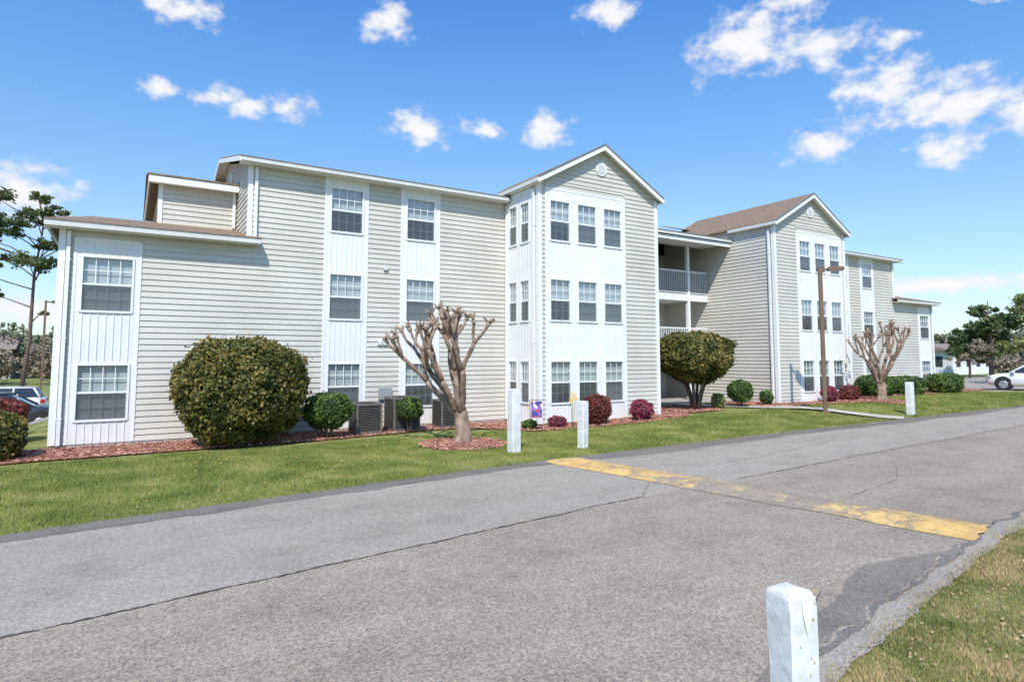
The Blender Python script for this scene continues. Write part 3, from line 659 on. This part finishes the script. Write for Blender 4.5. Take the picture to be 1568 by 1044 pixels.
# ------------------------------------------------------------ objects
def post(name,x,y,h,w,rot,tilt=0,seed=1):
    e=empty(name,(x,y,Hf(x,y))); e.rotation_euler=(tilt,0,rot); rr=random.Random(seed)
    bm=bmesh.new(); c=w*.09
    def sec(cc): return [(w/2,-w/2+cc),(w/2,w/2-cc),(w/2-cc,w/2),(-w/2+cc,w/2),(-w/2,w/2-cc),(-w/2,-w/2+cc),(-w/2+cc,-w/2),(w/2-cc,-w/2)]
    zs=[-.2,.02]+[h*t/12 for t in range(1,11)]+[h-.10,h-.06,h-.04,h-.022]; 
    rows=[]
    for z in zs:
        cc=c*rr.uniform(.7,1.2)+(0.010 if z>h-.03 else 0); s=.94 if z>h-.03 else 1
        rows.append([bm.verts.new((px*s+rr.uniform(-.0012,.0012),py*s+rr.uniform(-.0012,.0012),z+(rr.uniform(-.012,.006) if z>h-.05 else 0))) for px,py in sec(cc)])
    for a,b in zip(rows[:-1],rows[1:]):
        for i in range(8): j=(i+1)%8; bm.faces.new((a[i],a[j],b[j],b[i]))
    t=bm.verts.new((0.012,0,h-.006))
    for i in range(8): bm.faces.new((rows[-1][i],rows[-1][(i+1)%8],t))
    me=bpy.data.meshes.new('post_body'); bm.to_mesh(me); bm.free(); me.materials.append(M['post'])
    o=bpy.data.objects.new('post_body',me); scene.collection.objects.link(o); o.parent=e
    s=Part('paint_chips',M['chip'],e); q=Part('peeling_paint',M['white'],e)
    for i in range(6):
        u=rr.uniform(-w*.36,w*.36); z=h-rr.uniform(.05,.7)*h*.6; k=rr.uniform(.003,.008)
        s.extr([(u,-w/2-.0035,z),(u+k,-w/2-.0035,z+k*.6),(u+k*.7,-w/2-.0035,z+k*2),(u-k*.4,-w/2-.0035,z+k*1.3)],(0,.004,0))
    u=rr.uniform(-.03,.02)
    q.extr([(u-.02,-w/2-.004,h-.05),(u+.035,-w/2-.004,h-.07),(u+.03,-w/2-.010,h-.15),(u+.012,-w/2-.006,h-.21),(u-.008,-w/2-.010,h-.14)],(0,.003,0))
    s.box(lambda a,b,c:(a,b,c),w/2-.03,w/2-.005,-w/2+.0,-w/2+.02,h-.032,h-.012)
    s.build(); q.build()
post('white_post',7.62,12.25,1.46,.24,.12,0,1); post('white_post',9.4,11.98,1.13,.2,.2,R(1),2); post('white_post',25.3,12.25,1.25,.24,.1,0,3)
post('white_post',2.87,1.98,1.02,.175,-.16,R(-1),4)

def street_lamp(name,x,y,h,rot,w=.065):
    e=empty(name,(x,y,Hf(x,y))); e.rotation_euler=(0,0,rot); a=Part('pole',M['lamp'],e); I=lambda u,n,z:(u,n,z)
    a.extr([(-w,-w,0),(w,-w,0),(w,w,0),(-w,w,0)],(0,0,h))
    a.box(I,-.14,.14,-.14,.14,-.1,.06)
    b=Part('lamp_head',M['lamp'],e); b.box(I,w+.001,.25,-.03,.03,h-.12,h-.05)
    b.extr([(.25,-.17,h-.14),(.8,-.17,h-.14),(.8,-.17,h-.04),(.72,-.17,h+.0),(.3,-.17,h+.0)],(0,.34,0))
    g=Part('lens',M['metal_grey'],e); g.box(I,.3,.76,-.14,.14,h-.15,h-.139)
    for p in (a,b,g): p.build()
street_lamp('street_lamp',22.0,13.6,5.4,R(-45))
street_lamp('street_lamp',-4.1,44,6.2,R(0),.05)

def ac(name,x,y,w,h,mat='ac'):
    e=empty(name,(x,y,Hf(x,y)+.03)); b=Part('casing',M['ac2'],e); s=Part('louvers',M[mat],e); I=lambda u,n,z:(u,n,z); q=w/2
    b.box(I,-q+.03,q-.03,-q+.03,q-.03,.05,h-.06); s.box(I,-q,q,-q,q,0,.07); s.box(I,-q,q,-q,q,h-.07,h)
    for (sx,sy) in ((-1,-1),(1,-1),(1,1),(-1,1)): s.box(I,min(sx*q,sx*(q-.05)),max(sx*q,sx*(q-.05)),min(sy*q,sy*(q-.05)),max(sy*q,sy*(q-.05)),.07,h-.07)
    n=int((h-.16)/.045)
    for i in range(n):
        z=.09+i*.045; s.box(I,-q+.05,q-.05,-q+.005,-q+.028,z,z+.012); s.box(I,-q+.005,-q+.028,-q+.05,q-.05,z,z+.012); s.box(I,q-.028,q-.005,-q+.05,q-.05,z,z+.012)
    N_=20; pts=[(q*.75*math.cos(6.283*i/N_),q*.75*math.sin(6.283*i/N_),h+.002) for i in range(N_)]; b.extr(pts,(0,0,.012))
    for i in range(8): t=6.283*i/8; s.tube([(0,0,h+.02),(q*.78*math.cos(t),q*.78*math.sin(t),h+.02)],[.008,.008],5)
    b.build(); s.build()
ac('air_conditioner',5.85,17.45,.74,.85); ac('air_conditioner',7.0,17.55,.82,.98); ac('air_conditioner',8.5,17.6,.7,.85)

def flagmat():
    m=bpy.data.materials.new('flag_print'); nt,N,L,B=nodes_of(m); tc=N.new('ShaderNodeTexCoord'); v=N.new('ShaderNodeTexVoronoi'); v.inputs['Scale'].default_value=10
    L.new(tc.outputs['Object'],v.inputs['Vector']); r=N.new('ShaderNodeValToRGB'); r.color_ramp.interpolation='CONSTANT'
    sp=N.new('ShaderNodeSeparateColor'); L.new(v.outputs['Color'],sp.inputs[0]); L.new(sp.outputs[0],r.inputs[0])
    r.color_ramp.elements[0].color=(.07,.08,.3,1); r.color_ramp.elements[1].position=.45; r.color_ramp.elements[1].color=(.5,.07,.12,1)
    e=r.color_ramp.elements.new(.62); e.color=(.75,.68,.72,1); e=r.color_ramp.elements.new(.85); e.color=(.3,.15,.45,1)
    L.new(r.outputs[0],B.inputs['Base Color']); return m
e=empty('garden_flag',(10.3,15.3,Hf(10.3,15.3))); e.rotation_euler=(0,0,R(-25)); a=Part('flag_cloth',flagmat(),e); st=Part('stand',M['ac2'],e)
nn_=8
for i in range(nn_+1):
    for z in (.40,.56,.72,.88): a.v.append((-.16+.32*i/nn_,.015*math.sin(i*1.1+z*4),z))
for i in range(nn_):
    for k in range(3): a.f.append((i*4+k,(i+1)*4+k,(i+1)*4+k+1,i*4+k+1))
st.tube([(-.2,0,-.1),(-.2,0,.9),(-.19,0,.92),(.2,0,.92)],[.008]*4,6); a.build(); st.build()
e=empty('garden_flower_stake',(11.55,15.2,Hf(11.5,15.2))); a=Part('petals',M['yellowfl'],e); st=Part('stake',M['bush_green'],e)
for (ox,oz) in ((0,1.02),(.1,.9),(-.07,.86)):
    for i in range(7):
        t=6.283*i/7; a.poly([(ox,-.02,oz),(ox+.06*math.cos(t-.3),-.03,oz+.06*math.sin(t-.3)),(ox+.1*math.cos(t),-.01,oz+.1*math.sin(t)),(ox+.06*math.cos(t+.3),-.03,oz+.06*math.sin(t+.3))])
    st.tube([(ox*.3,0,0),(ox,0,oz)],[.008,.006],5)
a.build(); st.build()

def car(name,x,y,rot,paint):
    e=empty(name,(x,y,Hf(x,y)+.012)); e.rotation_euler=(0,0,rot)
    b=Part('body',M[paint],e,True); g=Part('windows',M['carglass'],e); t=Part('tyres',M['tyre'],e); r=Part('rims',M['rim'],e); I=lambda u,n,z:(u,n,z)
    st=[(-2.28,.45,.80,.70),(-2.22,.32,.98,.84),(-1.9,.26,1.06,.90),(-1.0,.24,1.06,.92),(0,.24,1.04,.92),(.9,.24,1.03,.92),(1.2,.25,1.0,.91),(1.8,.27,.93,.88),(2.15,.3,.84,.80),(2.28,.42,.7,.66)]
    rows=[]
    for (X,zb,zt,hw) in st:
        ring=[(hw*.88,zb),(hw,zb+.14),(hw*1.0,zt-.22),(hw*.95,zt-.05),(hw*.82,zt)]; ring=[(X,a_,c_) for a_,c_ in ring]+[(X,-a_,c_) for a_,c_ in ring[::-1]]
        rows.append(len(b.v)); b.v+=ring
    for i in range(len(rows)-1):
        for k in range(10): k2=(k+1)%10; b.f.append((rows[i]+k,rows[i]+k2,rows[i+1]+k2,rows[i+1]+k))
    b.f.append(tuple(rows[0]+k for k in range(10))); b.f.append(tuple(rows[-1]+k for k in range(10)))
    lo=[(1.15,.80),(.2,.84),(-1.2,.84),(-2.1,.74)]; hi=[(.35,.62),(.0,.66),(-1.2,.66),(-1.8,.60)]
    for s in (1,-1):
        for i in range(3): g.poly([(lo[i][0],s*lo[i][1],1.0),(lo[i+1][0],s*lo[i+1][1],1.0),(hi[i+1][0],s*hi[i+1][1],1.48),(hi[i][0],s*hi[i][1],1.48)])
        for X0,X1,Y0,Y1 in ((1.15,.35,.80,.62),(.1,-.05,.845,.665),(-1.0,-1.05,.845,.665),(-2.1,-1.8,.74,.60)):
            b.tube([(X0,s*(Y0+.005),1.0),(X1,s*(Y1+.005),1.48)],[.05,.04],6)
    g.poly([(1.15,.8,1.0),(1.15,-.8,1.0),(.35,-.62,1.48),(.35,.62,1.48)]); g.poly([(-2.1,.74,1.0),(-2.1,-.74,1.0),(-1.8,-.6,1.48),(-1.8,.6,1.48)])
    b.extr([(.40,.62,1.47),(.0,.68,1.49),(-1.2,.68,1.49),(-1.85,.62,1.46),(-1.85,-.62,1.46),(-1.2,-.68,1.49),(0,-.68,1.49),(.40,-.62,1.47)],(0,0,.06))
    for X in (1.42,-1.38):
        for s in (1,-1):
            t.tube([(X,s*.70,.34),(X,s*.92,.34),(X,s*.935,.34)],[.35,.35,.30],20); t.tube([(X,s*.80,.40),(X,s*.915,.40)],[.42,.42],20)
            r.tube([(X,s*.936,.34),(X,s*.945,.34)],[.22,.2],14)
    lt=Part('head_lamps',M['rim'],e); tl=Part('tail_lamps',M['lightred'],e)
    for s in (1,-1):
        lt.box(I,2.0,2.2,min(s*.6,s*.83),max(s*.6,s*.83),.68,.80); tl.box(I,-2.27,-2.1,min(s*.6,s*.88),max(s*.6,s*.88),.78,.95)
        b.box(I,.85,1.0,min(s*.9,s*1.05),max(s*.9,s*1.05),1.0,1.12)
    for p in (b,g,t,r,lt,tl): p.build()
car('parked_car',45.2,14.95,R(105),'carwhite')
car('parked_car',-4.3,32.2,R(0),'cardark'); car('parked_car',-9.3,32.5,R(0),'carwhite'); car('parked_car',-5.6,38.5,R(180),'carwhite')

# ------------------------------------------------------------ world
w=bpy.data.worlds.new('World'); scene.world=w; w.use_nodes=True; nt=w.node_tree; N=nt.nodes; L=nt.links
bg=N['Background']; bg.inputs['Strength'].default_value=.15
SUN=Vector((-.379,-.53,.758)).normalized()
sky=N.new('ShaderNodeTexSky'); sky.sky_type='NISHITA'; sky.sun_disc=False; sky.sun_elevation=math.asin(SUN.z); sky.sun_rotation=math.atan2(SUN.x,SUN.y)
sky.air_density=1.0; sky.dust_density=.6; sky.ozone_density=2.5
tc=N.new('ShaderNodeTexCoord'); mth=mnode(N,L)
def vm(op,a,b):
    n=N.new('ShaderNodeVectorMath'); n.operation=op
    for i,x in enumerate((a,b)):
        if x is None: continue
        if isinstance(x,tuple): n.inputs[i].default_value=x
        else: L.new(x,n.inputs[i])
    return n
sp=N.new('ShaderNodeSeparateXYZ'); L.new(tc.outputs['Generated'],sp.inputs[0])
az=mth('MULTIPLY',mth('ARCTAN2',sp.outputs['X'],sp.outputs['Y']),57.2958); el=mth('MULTIPLY',mth('ARCSINE',sp.outputs['Z']),57.2958)
cb=N.new('ShaderNodeCombineXYZ'); L.new(az,cb.inputs[0]); L.new(el,cb.inputs[1])
wn=N.new('ShaderNodeTexNoise'); wn.inputs['Scale'].default_value=.35; wn.inputs['Detail'].default_value=3; L.new(cb.outputs[0],wn.inputs['Vector'])
wv=vm('MULTIPLY',vm('SUBTRACT',wn.outputs['Color'],(.5,.5,.5)).outputs[0],(2.6,1.4,0)).outputs[0]
Pq=vm('ADD',cb.outputs[0],wv).outputs[0]
clouds=[(2.5,27.2,4.2,1.8),(19.9,28.8,3.2,2.0),(6.8,21.1,4.8,1.2),(11.6,21.2,2.4,1.4),(1.2,21.0,1.8,1.0),(23.1,20.6,3.8,1.9),(35.1,20.6,2.9,2.0),(29.3,20.4,2.2,1.2),
(53.6,26.0,6.6,3.1),(59,24.8,4.0,2.1),(40.8,29.8,3.6,1.6),(63.6,20.8,4.4,2.8),(68,18.9,5.2,2.7),(72.5,17.6,4.6,2.6),(58.9,17.4,3.6,1.9),(67.3,15.6,3.4,1.6),(64.6,24.1,1.8,1.1),
(71.5,25.6,2.6,1.0),(-7.4,11.9,4.6,2.9),(66.9,5.6,8,1.0),(-6,3.5,8,1.3),(57,28.6,5,1.6),(130,20,14,5)]
mxs=None
for (a0,e0,ra,re) in clouds:
    d=vm('LENGTH',vm('MULTIPLY',vm('SUBTRACT',Pq,(a0,e0,0)).outputs[0],(1/ra,1/re,0)).outputs[0],None).outputs['Value']
    v=mth('SUBTRACT',.83,d); mxs=v if mxs is None else mth('MAXIMUM',mxs,v)
fn=N.new('ShaderNodeTexNoise'); fn.inputs['Scale'].default_value=.42; fn.inputs['Detail'].default_value=7; fn.inputs['Roughness'].default_value=.58
L.new(vm('MULTIPLY',cb.outputs[0],(1,1.5,1)).outputs[0],fn.inputs['Vector'])
field=mth('ADD',mxs,mth('MULTIPLY',mth('SUBTRACT',fn.outputs['Fac'],.5),2.5))
mr=N.new('ShaderNodeMapRange'); mr.interpolation_type='SMOOTHSTEP'; mr.inputs['From Min'].default_value=-.15; mr.inputs['From Max'].default_value=.74; L.new(field,mr.inputs['Value'])
tr=N.new('ShaderNodeValToRGB'); te=tr.color_ramp; L.new(mth('DIVIDE',el,45.0),tr.inputs[0])
te.elements[0].position=0; te.elements[0].color=(.50,.52,.57,1); te.elements[1].position=.75; te.elements[1].color=(.28,.58,.86,1)
e_=te.elements.new(.25); e_.color=(.54,.60,.63,1); e_=te.elements.new(.5); e_.color=(.44,.635,.77,1)
sc=vm('MULTIPLY',vm('MULTIPLY',sky.outputs['Color'],tr.outputs['Color']).outputs[0],(2,2,2)).outputs[0]
shade=N.new('ShaderNodeMapRange'); shade.inputs['From Min'].default_value=.0; shade.inputs['From Max'].default_value=1.1; shade.inputs['To Min'].default_value=5.9; shade.inputs['To Max'].default_value=6.7
L.new(field,shade.inputs['Value'])
cc=N.new('ShaderNodeCombineXYZ'); L.new(shade.outputs[0],cc.inputs[0]); L.new(shade.outputs[0],cc.inputs[1]); L.new(mth('MULTIPLY',shade.outputs[0],1.02),cc.inputs[2])
mx=N.new('ShaderNodeMix'); mx.data_type='RGBA'; L.new(mth('MULTIPLY',mr.outputs[0],.97),mx.inputs[0]); L.new(sc,mx.inputs[6]); L.new(cc.outputs[0],mx.inputs[7])
L.new(mx.outputs[2],bg.inputs['Color'])

sun=bpy.data.lights.new('sun','SUN'); sun.energy=5.0; sun.angle=R(.5); sun.color=(1,.95,.87)
so=bpy.data.objects.new('sun',sun); scene.collection.objects.link(so); so.rotation_euler=(-SUN).to_track_quat('-Z','Y').to_euler(); so.location=(-20,-30,40)

cam=bpy.data.cameras.new('camera'); co=bpy.data.objects.new('camera',cam); scene.collection.objects.link(co)
co.location=(0,0,2.15); co.rotation_euler=(R(94.5),0,R(-31.7)); cam.sensor_width=36; cam.lens=950/1568*36; cam.shift_y=-.031; cam.clip_end=5000; cam.clip_start=.05
scene.camera=co
scene.view_settings.view_transform='Standard'; scene.view_settings.look='None'; scene.view_settings.exposure=0
